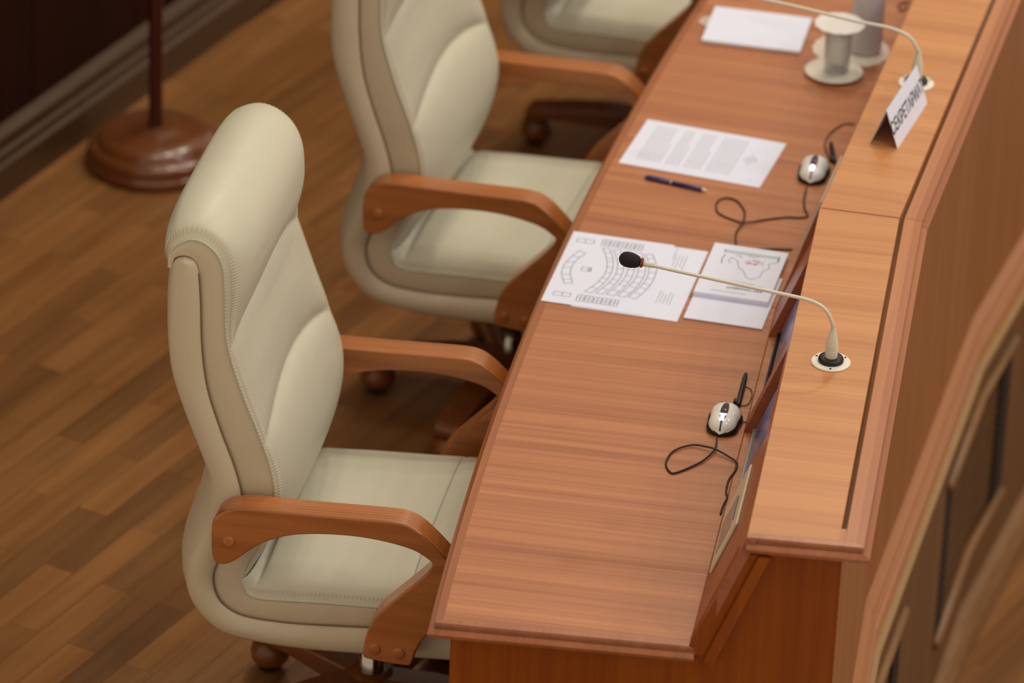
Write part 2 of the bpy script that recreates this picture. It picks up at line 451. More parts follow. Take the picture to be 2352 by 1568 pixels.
for a, b in panels:
    ths = [a-0.36]+[t for t in TH if a > t > b]+[b+0.36]
    g = ribbon(ths, PD-0.03, PD-0.008, -0.46, -0.09).build('grille_panel', M['grille'], pod)
    for q in range(16):
        z = -0.45+q*0.0225
        ribbon(ths, PD-0.008, PD-0.004, z, z+0.012).build('slat', M['grille'], g)
    for zz, nm in ((-0.075, 'moulding'), (-0.475, 'moulding')):
        ths2 = [a]+[t for t in TH if a > t > b]+[b]
        m = MB(); rr = 0.014
        m.loft([[pface(t, PD+0.002+rr*math.cos(q*math.pi/4), zz+rr*math.sin(q*math.pi/4)) for q in range(8)] for t in ths2])
        m.build(nm, M['podium_rail'], pod, smooth=True)
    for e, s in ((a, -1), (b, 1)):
        ribbon([e, e+s*0.36], PD-0.03, PD+0.0015, -0.462, -0.085).build('slot_shade', M['dark_gap'], pod)  # near-black strip, its colour stands in for the shadowed slot beside the panel
sk = MB()
skp = [(PD-0.03, hz), (PD+0.028, hz), (PD+0.028, hz+0.07), (PD+0.022, hz+0.085), (PD+0.026, hz+0.1), (PD+0.018, hz+0.118), (PD+0.006, hz+0.13), (PD-0.03, hz+0.14)]
sk.loft([[pface(t, d, z) for d, z in skp] for t in full]).build('skirting', M['podium_rail'], pod)
tr = empty('trim_1', pol(13.05, PD, hz)); tag(tr, 'narrow cream nosing strip along the podium edge below the desk', kind='structure')
ribbon(full, PD-0.06, PD+0.004, -0.004, 0.004).build('nosing', M['cream_stone'], tr)

# ================================================================== DESK
DEP = {'riser': (0.442, 0.446), 'ledge': (0.529, 0.518), 'slot': (0.689, 0.676), 'outer': (0.728, 0.715), 'front': (0.690, 0.668)}
def dj(key, j): return DEP[key][0] if j == 0 else DEP[key][1]
def jpt(key, j, z, extra=0.0, tin=0.0):
    """point at joint j; tin moves it along the desk (away from the camera)"""
    return pol(TH[j]-math.degrees(tin/R0), dj(key, j)+extra, z)
TZ, LZ = 0.75, 0.98
EDGE = [(-0.014, 0), (0, -0.0006), (0.0012, -0.005), (-0.003, -0.008), (-0.002, -0.012), (0.007, -0.014), (0.0115, -0.019), (0.010, -0.026), (0.002, -0.031), (-0.008, -0.035), (-0.02, -0.037), (-0.02, -0.022), (-0.014, -0.014)]
DESK_LABELS = ['nearest section of curved wooden desk, with the bare worktop and moulded end',
               'middle section of curved wooden desk carrying the typed sheet and blue pen',
               'farthest section of curved wooden desk at the top edge, behind the carafe']
desks = []
def build_desk(k):
    a, b = TH[k], TH[k+1]; mid = (a+b)/2
    root = empty('desk_unit', pol(mid, 0, 0), math.radians(mid))
    tag(root, DESK_LABELS[k], 'desk', 'sections of the curved wooden desk')
    inv = (Matrix.Translation(pol(mid, 0, 0)) @ Matrix.Rotation(math.radians(mid), 4, 'Z')).inverted()
    T = lambda p: inv @ p
    g = 0.0012
    near_in = 0.014 if k == 0 else g
    # worktop
    n = 18; ring = []
    a_in, b_in = a-math.degrees(near_in/R0), b+math.degrees(g/R0)
    for i in range(n+1): ring.append(pol(a_in+(b_in-a_in)*i/n, 0.014, TZ))
    ring += [jpt('riser', k+1, TZ, 0.02, -g), jpt('riser', k, TZ, 0.02, near_in)]
    MB().prism([T(p) for p in ring], [T(p-Vector((0, 0, 0.026))) for p in ring]).build('worktop', M['top'], root)
    # rounded lip along the chair side
    m = MB(); rings = []
    ths = [a+(b-a)*i/n for i in range(n+1)]
    for i, t in enumerate(ths):
        row = []
        for o, dz in EDGE:
            th = t
            if i == 0: th = t+math.degrees(o/R0) if k == 0 else t-math.degrees(g/R0)
            if i == n: th = t+math.degrees(g/R0)
            row.append(T(pol(th, -o, TZ+dz)))
        rings.append(row)
    smooth_by_angle(m.loft(rings).build('edge_lip', M['trim'], root), 50)
    # riser
    A0, B0 = jpt('riser', k, TZ, 0, g), jpt('riser', k+1, TZ, 0, -g)
    C0 = jpt('ledge', k, LZ, 0, g)
    e1 = (B0-A0); L = e1.length; e1.normalize()
    e2 = C0-A0; e2 -= e1*e2.dot(e1); SL = e2.length; e2.normalize(); nn = e2.cross(e1)
    if nn.x > 0: nn = -nn
    def rp(al, up, off=0.0): return T(A0+e1*al+e2*up+nn*off)
    RT = 0.018
    def rbox(m, a0, a1, u0, u1, o0=-RT, o1=0.0):
        m.hexa([rp(a0, u0, o0), rp(a1, u0, o0), rp(a1, u1, o0), rp(a0, u1, o0), rp(a0, u0, o1), rp(a1, u0, o1), rp(a1, u1, o1), rp(a0, u1, o1)])
    U0, U1 = 0.001, 0.198
    for nm, b4 in (('riser_rail', (0, L, -0.012, U0)), ('riser_rail', (0, L, U1, SL)), ('riser_panel', (0, 0.42, U0, U1)), ('riser_divider', (0.745, 0.79, U0, U1)), ('riser_panel', (1.115, L, U0, U1))):
        m = MB(); rbox(m, *b4); m.build(nm, M['riser'], root)
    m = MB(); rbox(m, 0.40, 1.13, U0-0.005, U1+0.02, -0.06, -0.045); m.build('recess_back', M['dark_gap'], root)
    # control plate let into the riser
    m = MB(); rbox(m, 0.185, 0.392, 0.036, 0.152, 0.0, 0.005)
    pl = m.build('control_plate', M['cream_plate'], root, bevel=0.002); pl['label'] = 'cream control plate with small grey display'
    m = MB(); rbox(m, 0.225, 0.335, 0.052, 0.118, 0.005, 0.006); m.build('display', M['display'], pl)
    m = MB(); rbox(m, 0.24, 0.32, 0.122, 0.126, 0.005, 0.0056); m.build('marking', M['ink_dark'], pl)
    # ledge
    gl = 0.002
    ni = 0.014 if k == 0 else gl
    r = [jpt('ledge', k, LZ, 0, ni), jpt('slot', k, LZ, -0.004, ni), jpt('slot', k+1, LZ, -0.004, -gl), jpt('ledge', k+1, LZ, 0, -gl)]
    MB().prism([T(p) for p in r], [T(p-Vector((0, 0, 0.022))) for p in r]).build('ledge_top', M['ledge'], root, bevel=0.0012)
    r = [jpt('slot', k, LZ, 0.005, 0.014 if k == 0 else 0.0006), jpt('outer', k, LZ, -0.013, 0.014 if k == 0 else 0.0006), jpt('outer', k+1, LZ, -0.013, -0.0006), jpt('slot', k+1, LZ, 0.005, -0.0006)]
    MB().prism([T(p) for p in r], [T(p-Vector((0, 0, 0.022))) for p in r]).build('ledge_strip', M['strip'], root, bevel=0.001)
    if k == 0:      # the slot stops short of the end
        r = [jpt('slot', 0, LZ-0.0004, -0.006, 0.012), jpt('slot', 0, LZ-0.0004, 0.007, 0.012), jpt('slot', 0, LZ-0.0004, 0.006, 0.058), jpt('slot', 0, LZ-0.0004, -0.006, 0.058)]
        MB().prism([T(p) for p in r], [T(p-Vector((0, 0, 0.02))) for p in r]).build('slot_stop', M['strip'], root)
    # lip along the outer edge of the ledge
    m = MB(); rings = []
    for j, s in ((k, 1), (k+1, -1)):
        row = []
        for o, dz in EDGE:
            tin = s*0.0006
            if j == 0: tin = -o
            row.append(T(jpt('outer', j, LZ+dz, o, tin)))
        rings.append(row)
    smooth_by_angle(m.loft(rings).build('ledge_lip', M['trim'], root), 50)
    # front panel and its skirting
    r = [jpt('front', k, 0.0, -0.02, 0.03 if k == 0 else 0.001), jpt('front', k, 0.0, 0, 0.03 if k == 0 else 0.001), jpt('front', k+1, 0.0, 0, -0.001), jpt('front', k+1, 0.0, -0.02, -0.001)]
    MB().prism([T(p) for p in r], [T(p+Vector((0, 0, LZ-0.03))) for p in r]).build('front_panel', M['front'], root)
    skp = [(-0.005, 0.004), (0.026, 0.004), (0.026, 0.05), (0.021, 0.056), (0.023, 0.066), (0.016, 0.08), (0.016, 0.092), (0.010, 0.104), (0.004, 0.116), (-0.005, 0.118)]
    m = MB(); m.loft([[T(jpt('front', j, z, o, s)) for o, z in skp] for j, s in ((k, 0.03 if k == 0 else 0.0005), (k+1, -0.0005))])
    m.build('skirting', M['strip'], root)
    if k == 0:
        # moulded end: worktop lip, slanted riser bar, ledge lip, recessed end panel
        def ep(dep, z, out=0.0): return T(pol(TH[0]+math.degrees(out/R0), dep, z))
        m = MB(); m.loft([[ep(d-o if i == 0 else d, TZ+dz, o) for o, dz in EDGE] for i, d in enumerate((0.0, 0.452))])
        smooth_by_angle(m.build('end_lip', M['trim'], root), 50)
        m = MB(); m.loft([[ep(d+o*(1 if i else 0), LZ+dz, o) for o, dz in EDGE] for i, d in enumerate((0.529, 0.728))])
        smooth_by_angle(m.build('ledge_end_lip', M['trim'], root), 50)
        def slant(o0, o1, outs):
            k_ = 0.087/0.23; zt = LZ-0.034
            q = [(0.442+o0, 0.75-o0*0.9), (0.442+o0+(zt-0.75+o0*0.9)*k_, zt), (0.442+o1+(zt-0.75+o1*1.05)*k_, zt), (0.442+o1, 0.75-o1*1.05)]
            return MB().prism([ep(d, z, outs[0]) for d, z in q], [ep(d, z, outs[1]) for d, z in q])
        slant(0.0, 0.026, (0.001, -0.03)).build('riser_end_bar', M['endp'], root, bevel=0.003)
        slant(0.026, 0.040, (0.010, -0.03)).build('riser_end_bead', M['endp'], root, bevel=0.004)
        poly = [(0.026, 0.0), (0.026, 0.72), (0.46, 0.72), (0.545, 0.952), (0.692, 0.952), (0.692, 0.0)]
        MB().prism([ep(d, z, -0.024) for d, z in poly], [ep(d, z, -0.044) for d, z in poly]).build('end_panel', M['endp'], root)
    else:
        poly = [(0.05, 0.0), (0.05, 0.72), (0.46, 0.72), (0.53, 0.952), (0.66, 0.952), (0.66, 0.0)]
        f = lambda d, z, s: T(pol(a-math.degrees(s/R0), d, z))
        MB().prism([f(d, z, 0.004) for d, z in poly], [f(d, z, 0.024) for d, z in poly]).build('side_panel', M['endp'], root)
    # the flat screens behind the two openings stay things of their own
    W = root.matrix_world
    for s, (p0, p1) in enumerate(((0.425, 0.740), (0.795, 1.110))):
        if k == 2: break
        c = A0+e1*((p0+p1)/2)+e2*(U0+0.002)+nn*(-RT-0.0005)
        mr = empty('monitor', c); mat = Matrix((e1, e2, nn)).transposed().to_4x4()
        mr.matrix_world = Matrix.Translation(c) @ mat
        h, w = U1-U0+0.012, (p1-p0)/2+0.004
        tag(mr, [['flat screen sunk in desk riser beside the nearer mouse', 'dark flat screen sunk in desk riser behind the booklet'], ['flat screen sunk in riser by the farther mouse', 'flat screen sunk in riser behind the saucer and glass']][k][s], 'monitor', 'screens sunk in the desk riser')
        MB().box((-w, 0.0, -0.018), (w, h, 0.0)).build('case', M['black'], mr, bevel=0.002)
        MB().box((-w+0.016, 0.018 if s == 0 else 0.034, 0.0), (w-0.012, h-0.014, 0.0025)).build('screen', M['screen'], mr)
        MB().box((-w+0.002, 0.012, 0.0), (w-0.002, 0.017, 0.006)).build('bezel', M['silver' if s == 0 else 'black'], mr, bevel=0.0015)
    desks.append(root)
for k in range(3): build_desk(k)

# ================================================================== CHAIRS
HW = 0.271
B1 = [(-.444,1.108),(-.440,1.131),(-.420,1.139),(-.402,1.131),(-.394,1.108),(-.391,1.051),(-.388,.958),(-.377,.873),(-.352,.790),(-.326,.718),(-.311,.655),(-.316,.600),(-.335,.550),(-.356,.505),(-.364,.471),(-.358,.437),(-.340,.412),(-.304,.396),(-.240,.393),(-.170,.397),(-.071,.407),(.040,.416),(.150,.425),(.195,.42)]
B2 = [(-.450,1.112),(-.444,1.150),(-.408,1.174),(-.374,1.163),(-.352,1.131),(-.346,1.074),(-.341,.970),(-.312,.870),(-.281,.790),(-.257,.718),(-.249,.660),(-.262,.600),(-.287,.545),(-.304,.505),(-.310,.475),(-.304,.453),(-.292,.441),(-.272,.437),(-.225,.440),(-.170,.445),(-.046,.453),(.050,.460),(.160,.460),(.205,.440)]
SO = [(-.421,1.1365),(-.436,1.129),(-.444,1.105),(-.448,1.040),(-.448,.950),(-.440,.890),(-.415,.810),(-.386,.733),(-.368,.673),(-.374,.600),(-.392,.545),(-.412,.490),(-.412,.440),(-.395,.400),(-.366,.369),(-.334,.352),(-.260,.343),(-.173,.343),(-.078,.349),(.040,.358),(.150,.368),(.190,.392)]
SI = [(-.419,1.1365),(-.403,1.130),(-.395,1.108),(-.391,1.051),(-.388,.958),(-.377,.873),(-.352,.790),(-.326,.718),(-.311,.655),(-.316,.600),(-.335,.550),(-.356,.505),(-.364,.471),(-.358,.437),(-.340,.412),(-.304,.396),(-.240,.393),(-.170,.397),(-.071,.407),(.040,.416),(.150,.425),(.190,.415)]
CROWN = [0,.018,.028,.032,.030,.030,.032,.036,.042,.050,.050,.046,.040,.028,.016,.006,0,0,0,0,0,0]

def resample(pts, n):
    """by arc length"""
    P = [Vector(p) for p in spline(pts, 8)]
    d = [0.0]
    for i in range(1, len(P)): d.append(d[-1]+(P[i]-P[i-1]).length)
    out = []; j = 0
    for i in range(n):
        s = d[-1]*i/(n-1)
        while j < len(P)-2 and d[j+1] < s: j += 1
        t = (s-d[j])/max(d[j+1]-d[j], 1e-9); out.append(P[j].lerp(P[j+1], min(max(t, 0), 1)))
    return out, d[-1]

def band(rear, front, hw, bulge, crown=None, frontflat=True):
    """solid between two curves of the side view, with rounded flanks"""
    cr = crown or [0]*len(rear)
    R = spline([tuple(p)+(c,) for p, c in zip(rear, cr)], 4); F = spline(front, 4)
    rings = []
    nv, ns = 12, 9
    for (ru, rw, c), (fu, fw) in zip(R, F):
        rp_, fp_ = Vector((ru, rw)), Vector((fu, fw)); d = rp_-fp_
        dn = d.normalized() if d.length > 1e-6 else Vector((0, 1))
        ring = []
        for i in range(nv+1):                    # rear face, -v to +v
            v = -1+2*i/nv; q = rp_+dn*(c*(1-abs(v)**3.5))
            ring.append((q.x, v*hw, q.y))
        for i in range(1, ns):                   # flank +v
            t = i/ns; q = rp_.lerp(fp_, t); ring.append((q.x, hw+bulge*math.sin(math.pi*t)**0.7, q.y))
        for i in range(nv+1):
            v = 1-2*i/nv; ring.append((fp_.x, v*hw, fp_.y))
        for i in range(1, ns):
            t = 1-i/ns; q = rp_.lerp(fp_, t); ring.append((q.x, -hw-bulge*math.sin(math.pi*t)**0.7, q.y))
        rings.append(ring)
    return MB().loft(rings)

def cushion(path, n, nv, hw, height):
    P, Ltot = resample(path, n)
    verts, faces = [], []
    for i, p in enumerate(P):
        t = (P[min(i+1, n-1)]-P[max(i-1, 0)]).normalized()
        nrm = Vector((-t.y, t.x))
        for j in range(nv+1):
            tv = -1+2*j/nv
            tv = math.copysign(abs(tv)**0.8, tv)
            h = height(i/(n-1)*Ltot, Ltot, p, tv)
            q = p+nrm*h
            verts.append((q.x, tv*hw, q.y))
    for i in range(n-1):
        for j in range(nv):
            a = i*(nv+1)+j; faces.append((a, a+1, a+nv+2, a+nv+1))
    return verts, faces

def back_height(s, L, p, v):
    E = max(0.0, 1-abs(v)**2.6)**0.6
    arch = 0.054*(1-v*v)
    w = p.y
    hd = min(1, max(0, (w-0.96)/0.10))
    E = E*(1-hd)+hd*max(0.0, 1-abs(v)**3.8)**0.5
    top = s                      # s runs from the rear of the head roll over the top and down the front
    base = 0.030
    if w > 0.96: base = 0.030+0.015*min(1, (w-0.96)/0.12)
    if s < 0.06: base *= 0.05+0.95*(s/0.06)**0.8
    f = 1.0
    if s > 0.12:
        for wc in (0.955, 0.765):
            d = abs(w-(wc+arch)); f = min(f, 0.10+0.90*(1-math.exp(-(d/0.024)**0.8)))
        lo = (w-0.455)/0.10
        f = min(f, 0.22+0.78*min(1, max(0, lo))**0.6)
    return 0.002+base*E*f

def seat_height(s, L, p, v):
    E = max(0.0, 1-abs(v)**4.5)**0.5
    f = min(1.0, 0.30+0.70*(s/0.07)**0.6) if s < 0.07 else 1.0
    if s > L-0.05: f *= 0.5+0.5*max(0, (L-s)/0.05)**0.5
    g = 0.0035*math.exp(-((p.x-0.012)/0.006)**2)
    return 0.002+(0.056*f-g)*E

ARM = [(-.350,.548),(-.352,.626),(-.344,.646),(-.325,.662),(-.298,.671),(-.255,.674),(-.178,.676),(-.072,.682),(-.010,.685),(.014,.682),(.036,.671),(.060,.650),(.092,.617),(.150,.556),(.158,.545),(.158,.536),(.150,.526),(.085,.478),(.050,.446),(.036,.415),(.030,.384),(.022,.378),(-.058,.382),(-.064,.390),(-.058,.436),(-.047,.466),(-.027,.496),(.070,.602),(.050,.618),(.026,.631),(-.031,.641),(-.096,.643),(-.177,.634),(-.225,.619),(-.266,.595),(-.300,.562),(-.315,.550),(-.330,.544)]

def chaikin(p):
    out = []
    for i in range(len(p)):
        a, b = p[i], p[(i+1) % len(p)]
        out += [(a[0]*.75+b[0]*.25, a[1]*.75+b[1]*.25), (a[0]*.25+b[0]*.75, a[1]*.25+b[1]*.75)]
    return out
ARM = chaikin(chaikin(ARM))

def disc(m, c, r, h, s, n=14):
    """short plug on the face y = c[1], towards s"""
    m.loft([[(c[0]+rr*math.cos(q*2*math.pi/n), c[1]+s*yy, c[2]+rr*math.sin(q*2*math.pi/n)) for q in range(n)] for rr, yy in ((r, -0.004), (r, h*0.4), (r*0.8, h*0.85), (r*0.4, h), (0.0003, h))])

def build_chair():
    root = empty('office_chair', (0, 0, 0))
    sh = band(SO, SI, HW, 0.011, CROWN).build('shell', M['leather_side'], root); smooth_by_angle(sh, 60)
    co = band(B1, B2, HW-0.006, 0.003).build('side_band', M['leather_side'], root); smooth_by_angle(co, 50)
    co['label'] = 'beige side band between shell and cushion'
    i_c = 15
    v, f = cushion(B2[:i_c], 190, 40, HW-0.004, back_height)
    bk = mesh('back_cushion', v, f, M['leather'], root, smooth=True)
    sm = bk.modifiers.new('s', 'SUBSURF'); sm.levels = 1; sm.render_levels = 1
    v, f = cushion(B2[i_c-1:]+[(.212,.415)], 70, 40, HW-0.004, seat_height)
    se = mesh('seat_cushion', v, f, M['leather'], root, smooth=True)
    for part, pts in ((bk, B2[:i_c]), (se, B2[i_c-1:])):
        for s in (-1, 1):
            P, L = resample(pts, int(max(60, len(pts)*26)))
            m = MB(); rad = [0.0027+0.0005*math.sin(i*L/len(P)/0.0075*2*math.pi) for i in range(len(P))]
            m.tube([(p.x, s*(HW-0.005), p.y) for p in P], rad, 6)
            m.build('piping', M['leather'], part, smooth=True)
    # rows of ribbed stitches along the cushion edges
    for part, pts, hf in ((bk, B2[:i_c], back_height), (se, B2[i_c-1:]+[(.212, .415)], seat_height)):
        for sd in (-1, 1):
            n = 150 if part is bk else 74
            P, L = resample(pts, n); m = MB()
            for i in range(3, n-2):
                t = (P[i+1]-P[i-1]).normalized(); nr = Vector((-t.y, t.x)); row = []
                for tv in ((0.985, 0.968, 0.950) if part is bk else (0.994, 0.988, 0.981)):
                    q = P[i]+nr*(hf(i/(n-1)*L, L, P[i], tv)+0.0005); row.append((q.x, sd*tv*(HW-0.004), q.y))
                m.tube(row, 0.0008, 4)
            m.build('stitching', M['leather_side'], part)['kind'] = 'stuff'
    # dark tube draws the shade of the groove between shell and side band
    for sd in (-1, 1):
        P, L = resample(SI[2:], 120); m = MB()
        m.tube([(p.x, sd*(HW-0.0015), p.y) for p in P], 0.0021, 6); m.build('groove_shade', M['groove_shade'], sh, smooth=True)
    # seam across the seat front
    for du in (0.006, 0.018):
        m = MB(); pts = []
        for i in range(31):
            t = -0.97+1.94*i/30
            E = max(0.0, 1-abs(t)**4.5)**0.5
            pts.append((du, t*(HW-0.004), .4575+0.002+0.0545*E))
        m.tube(pts, 0.0016, 5); m.build('seam', M['leather'], se, smooth=True)
    for s in (-1, 1):
        y0, y1 = s*0.284, s*0.338
        m = MB().prism([(u, y0, w) for u, w in ARM], [(u, y1, w) for u, w in ARM])
        arm = m.build('armrest', M['arm'], root, bevel=0.007, seg=3)
        arm.data.polygons.foreach_set('use_smooth', [True]*len(arm.data.polygons)); arm.modifiers['bevel'].harden_normals = True
        for u, w in ((-.318, .597), (-.040, .408), (.006, .406)):
            b = MB(); disc(b, (u, y1, w), 0.0115, 0.004, s); b.build('plug', M['arm'], arm, smooth=True)
    # tilt mechanism, gas lift, five legged base
    MB().box((-0.22, -0.07, 0.310), (0.08, 0.07, 0.350)).build('mechanism', M['black'], root, bevel=0.012)
    cu = -0.115
    MB().lathe([(0.014, 0.17), (0.014, 0.32)], 20, (cu, 0, 0)).build('gas_lift', M['chrome'], root, smooth=True)
    MB().lathe([(0.026, 0.195), (0.0265, 0.215), (0.024, 0.219), (0.014, 0.220)], 20, (cu, 0, 0)).build('collar', M['black'], root, smooth=True)
    MB().lathe([(0.024, 0.08), (0.024, 0.196)], 20, (cu, 0, 0)).build('sleeve', M['chrome'], root, smooth=True)
    MB().lathe([(0.03, 0.075), (0.045, 0.08), (0.047, 0.125), (0.04, 0.137), (0.025, 0.14)], 24, (cu, 0, 0)).build('hub', M['leg'], root, smooth=True)
    for i in range(5):
        a = math.radians(BASE_ANGLE+72*i); ca, sa = math.cos(a), math.sin(a)
        m = MB(); rings = []
        for t, wd_, zt, zb in ((0.03, .030, .134, .080), (0.12, .033, .130, .084), (0.20, .033, .120, .084), (0.300, .031, .102, .072), (0.314, .028, .096, .074)):
            rings.append([(cu+t*ca-sv*wd_*sa, t*sa+sv*wd_*ca, z) for sv, z in ((-1, zb), (1, zb), (1, zt), (-1, zt))])
        leg = m.loft(rings).build('leg', M['leg'], root, bevel=0.006)
        x, y = cu+0.288*ca, 0.288*sa
        c = MB(); c.lathe([(0.010, 0.018), (0.030, 0.016), (0.038, 0.028), (0.040, 0.042), (0.036, 0.058), (0.024, 0.068), (0.010, 0.071)], 20, (x, y, 0))
        cs = c.build('caster', M['leg'], leg, smooth=True)
        w = MB(); w.loft([[(x+rr*math.cos(q*2*math.pi/18)*-sa*0+0.022*math.cos(q*2*math.pi/18)*ca+yy*-sa, y+0.022*math.cos(q*2*math.pi/18)*sa+yy*ca, 0.022+0.022*math.sin(q*2*math.pi/18)) for q in range(18)] for rr, yy in ((1, -0.020), (1, 0.020))])
        w.build('wheel', M['black'], leg)
    return root

BASE_ANGLE = 188.5-0.0
chair = build_chair()
def place(o, mpos, face, dv=0.015):
    a = math.radians(face)
    o.location = (mpos[0]-math.sin(a)*dv, mpos[1]+math.cos(a)*dv, 0); o.rotation_euler = (0, 0, a)
CH = [((0.327, -0.527), 19.23, 'complete cream leather armchair in the foreground, nearest to the camera', 145.5),
      ((-0.081, 0.697), 13.75, 'cream leather armchair with its headrest cut off by the top edge', 188.2),
      ((-0.372, 1.861), 9.6, 'farthest cream leather armchair, only its seat corner in view at the top', 183.0)]
for i, (p, fdeg, lab, ba) in enumerate(CH):
    if i == 0: o = chair
    else: o = copy_tree(chair)
    place(o, p, fdeg)
    tag(o, lab, 'chair', 'cream leather armchairs behind the desk')
    # swivel base stands at its own angle under each seat
    for ch in children(o):
        if ch.name.split('.')[0] == 'leg':
            d = math.radians(ba-BASE_ANGLE); c = Vector((-0.115, 0, 0))
            ch.rotation_euler = (0, 0, d); r = Matrix.Rotation(d, 3, 'Z') @ c
            ch.location = c-r

# ================================================================== FLAG STAND
fx, fy = -1.464, 1.207
fs = empty('flag_stand', (fx, fy, 0)); tag(fs, 'turned brown wooden flag stand with a thin dark pole by the wall', 'stand')
MB().lathe([(0.158, 0.0), (0.164, 0.006), (0.166, 0.016), (0.162, 0.024), (0.157, 0.027), (0.157, 0.032), (0.160, 0.040), (0.157, 0.050), (0.146, 0.056), (0.138, 0.057), (0.137, 0.062), (0.132, 0.070), (0.118, 0.079), (0.09, 0.087), (0.055, 0.091), (0.05, 0.094), (0.03, 0.096), (0.016, 0.096)], 56).build('base', M['flag'], fs, smooth=True)
MB().lathe([(0.020, 0.094), (0.0175, 0.10), (0.0165, 0.12), (0.0165, 1.9)], 20).build('pole', M['pole'], fs, smooth=True)

# ================================================================== MICROPHONES
def microphone(base, th, path, label, tip=True):
    r = empty('gooseneck_microphone', base, math.radians(th)); tag(r, label, 'microphone', 'gooseneck microphones on the ledge')
    m = MB(); m.lathe([(0.0, 0.0), (0.0355, 0.0), (0.036, 0.002), (0.034, 0.0035), (0.0, 0.0035)], 40); pl = m.build('mount_plate', M['white'], r, smooth=False)
    for q in (35, 155, 275):
        x, y = 0.030*math.cos(math.radians(q)), 0.030*math.sin(math.radians(q))
        MB().lathe([(0.0022, 0.0034), (0.0022, 0.0042), (0.0004, 0.0044)], 8, (x, y, 0)).build('screw', M['ink_dark'], pl)
    MB().lathe([(0.0225, 0.003), (0.0235, 0.007), (0.022, 0.011), (0.018, 0.0125), (0.012, 0.0125)], 32).build('rubber_ring', M['black'], r, smooth=True)
    x1, z1 = path[2]
    prof = [(0.0115, 0.010), (0.0115, 0.026)]
    z = 0.026
    for i in range(3):
        prof += [(0.0115, z), (0.0105, z+0.0008), (0.0105, z+0.0016), (0.0115, z+0.0024)]; z += 0.0042
    prof += [(0.0108, 0.042), (0.0075, 0.058), (0.0052, 0.066), (0.0050, 0.070)]
    cn = MB(); cn.lathe(prof, 24); con = cn.build('connector', M['mic'], r); smooth_by_angle(con, 50)
    pts = spline([(0, 0, 0.062), (0, 0, 0.070)]+[(x, 0, z) for x, z in path[3:]], 10)
    n1 = int(len(pts)*0.42)
    m = MB(); rad = [0.0036+(0.00045*(1 if i % 2 else -1) if i < n1 else -0.0002) for i in range(len(pts))]
    m.tube(pts, rad, 10); m.build('gooseneck', M['mic'], r, smooth=True)
    if tip:
        e, d = Vector(pts[-1]), (Vector(pts[-1])-Vector(pts[-4])).normalized()
        ax = lambda t: e+d*t
        m = MB(); m.tube([ax(-0.018), ax(-0.002), ax(0.003)], [0.0042, 0.0055, 0.0060], 16); m.build('capsule', M['mic'], r, smooth=True)
        m = MB(); m.tube([ax(0.002), ax(0.004), ax(0.007), ax(0.008)], [0.0070, 0.0092, 0.0092, 0.0070], 20); m.build('ring', M['redring'], r, smooth=True)
        m = MB(); m.tube([ax(0.008), ax(0.0095), ax(0.014), ax(0.024), ax(0.034), ax(0.041), ax(0.0455), ax(0.047)], [0.006, 0.0095, 0.0118, 0.0142, 0.0142, 0.0115, 0.006, 0.001], 20); m.build('windscreen', M['foam'], r, smooth=True)
    return r
MIC1 = [(0, 0), (0, 0.0375), (0, 0.06), (-0.003, 0.083), (-0.0148, 0.1045), (-0.033, 0.1175), (-0.0600, 0.1246), (-0.1253, 0.1324), (-0.2207, 0.1436), (-0.3002, 0.1533), (-0.348, 0.1600)]
microphone((1.0378, -0.3421, LZ), 20.83, MIC1, 'nearer white gooseneck microphone reaching over the seating plan sheets')
MIC2 = [(0, 0), (0, 0.031), (0, 0.0456), (-0.004, 0.078), (-0.0170, 0.0968), (-0.0380, 0.1085), (-0.0700, 0.1150), (-0.1365, 0.1192), (-0.2441, 0.1306), (-0.3158, 0.1369), (-0.352, 0.141)]
microphone((0.6618, 0.7680, LZ), 15.79, MIC2, 'farther white gooseneck microphone standing behind the tent name card')

# ================================================================== PAPERS
def sheet(name, corner, ang, w, h, z, label, cat='paper', thick=0.0006, mat='paper', group=None, cat_=None):
    r = empty(name, (corner[0], corner[1], z), ang); tag(r, label, cat, group)
    MB().box((0, 0, 0), (w, h, thick)).build('page', M[mat], r)
    return r
def strokes(segs, wd, z, name, mat, parent):
    m = MB()
    for (x0, y0), (x1, y1) in segs:
        d = Vector((x1-x0, y1-y0))
        if d.length < 1e-6: continue
        d.normalize(); n = Vector((-d.y, d.x))*wd/2; e = d*wd*0.3
        m.add([(x0+n.x-e.x, y0+n.y-e.y, z), (x0-n.x-e.x, y0-n.y-e.y, z), (x1-n.x+e.x, y1-n.y+e.y, z), (x1+n.x+e.x, y1+n.y+e.y, z)], [(0, 1, 2, 3)])
    o = m.build(name, mat, parent); o['kind'] = 'stuff'
    return o
def poly(pts, close=False):
    return [(pts[i], pts[i+1]) for i in range(len(pts)-1)]+([(pts[-1], pts[0])] if close else [])
def text(body, size, parent, mat, loc, rot=(0, 0, 0), name='lettering', extr=0.0, sx=1.0, bold=0.0):
    c = bpy.data.curves.new('t', 'FONT'); c.body = body; c.size = size; c.align_x = 'CENTER'; c.align_y = 'CENTER'; c.offset = bold
    t = bpy.data.objects.new('t', c); COL.objects.link(t)
    bpy.context.view_layer.update()
    me = bpy.data.meshes.new_from_object(t.evaluated_get(bpy.context.evaluated_depsgraph_get()))
    bpy.data.objects.remove(t); bpy.data.curves.remove(c)
    me.materials.clear(); me.materials.append(mat)
    o = bpy.data.objects.new(name, me); COL.objects.link(o); o.parent = parent
    o.location = loc; o.rotation_euler = rot; o.scale = (sx, 1, 1); o['kind'] = 'stuff'
    return o

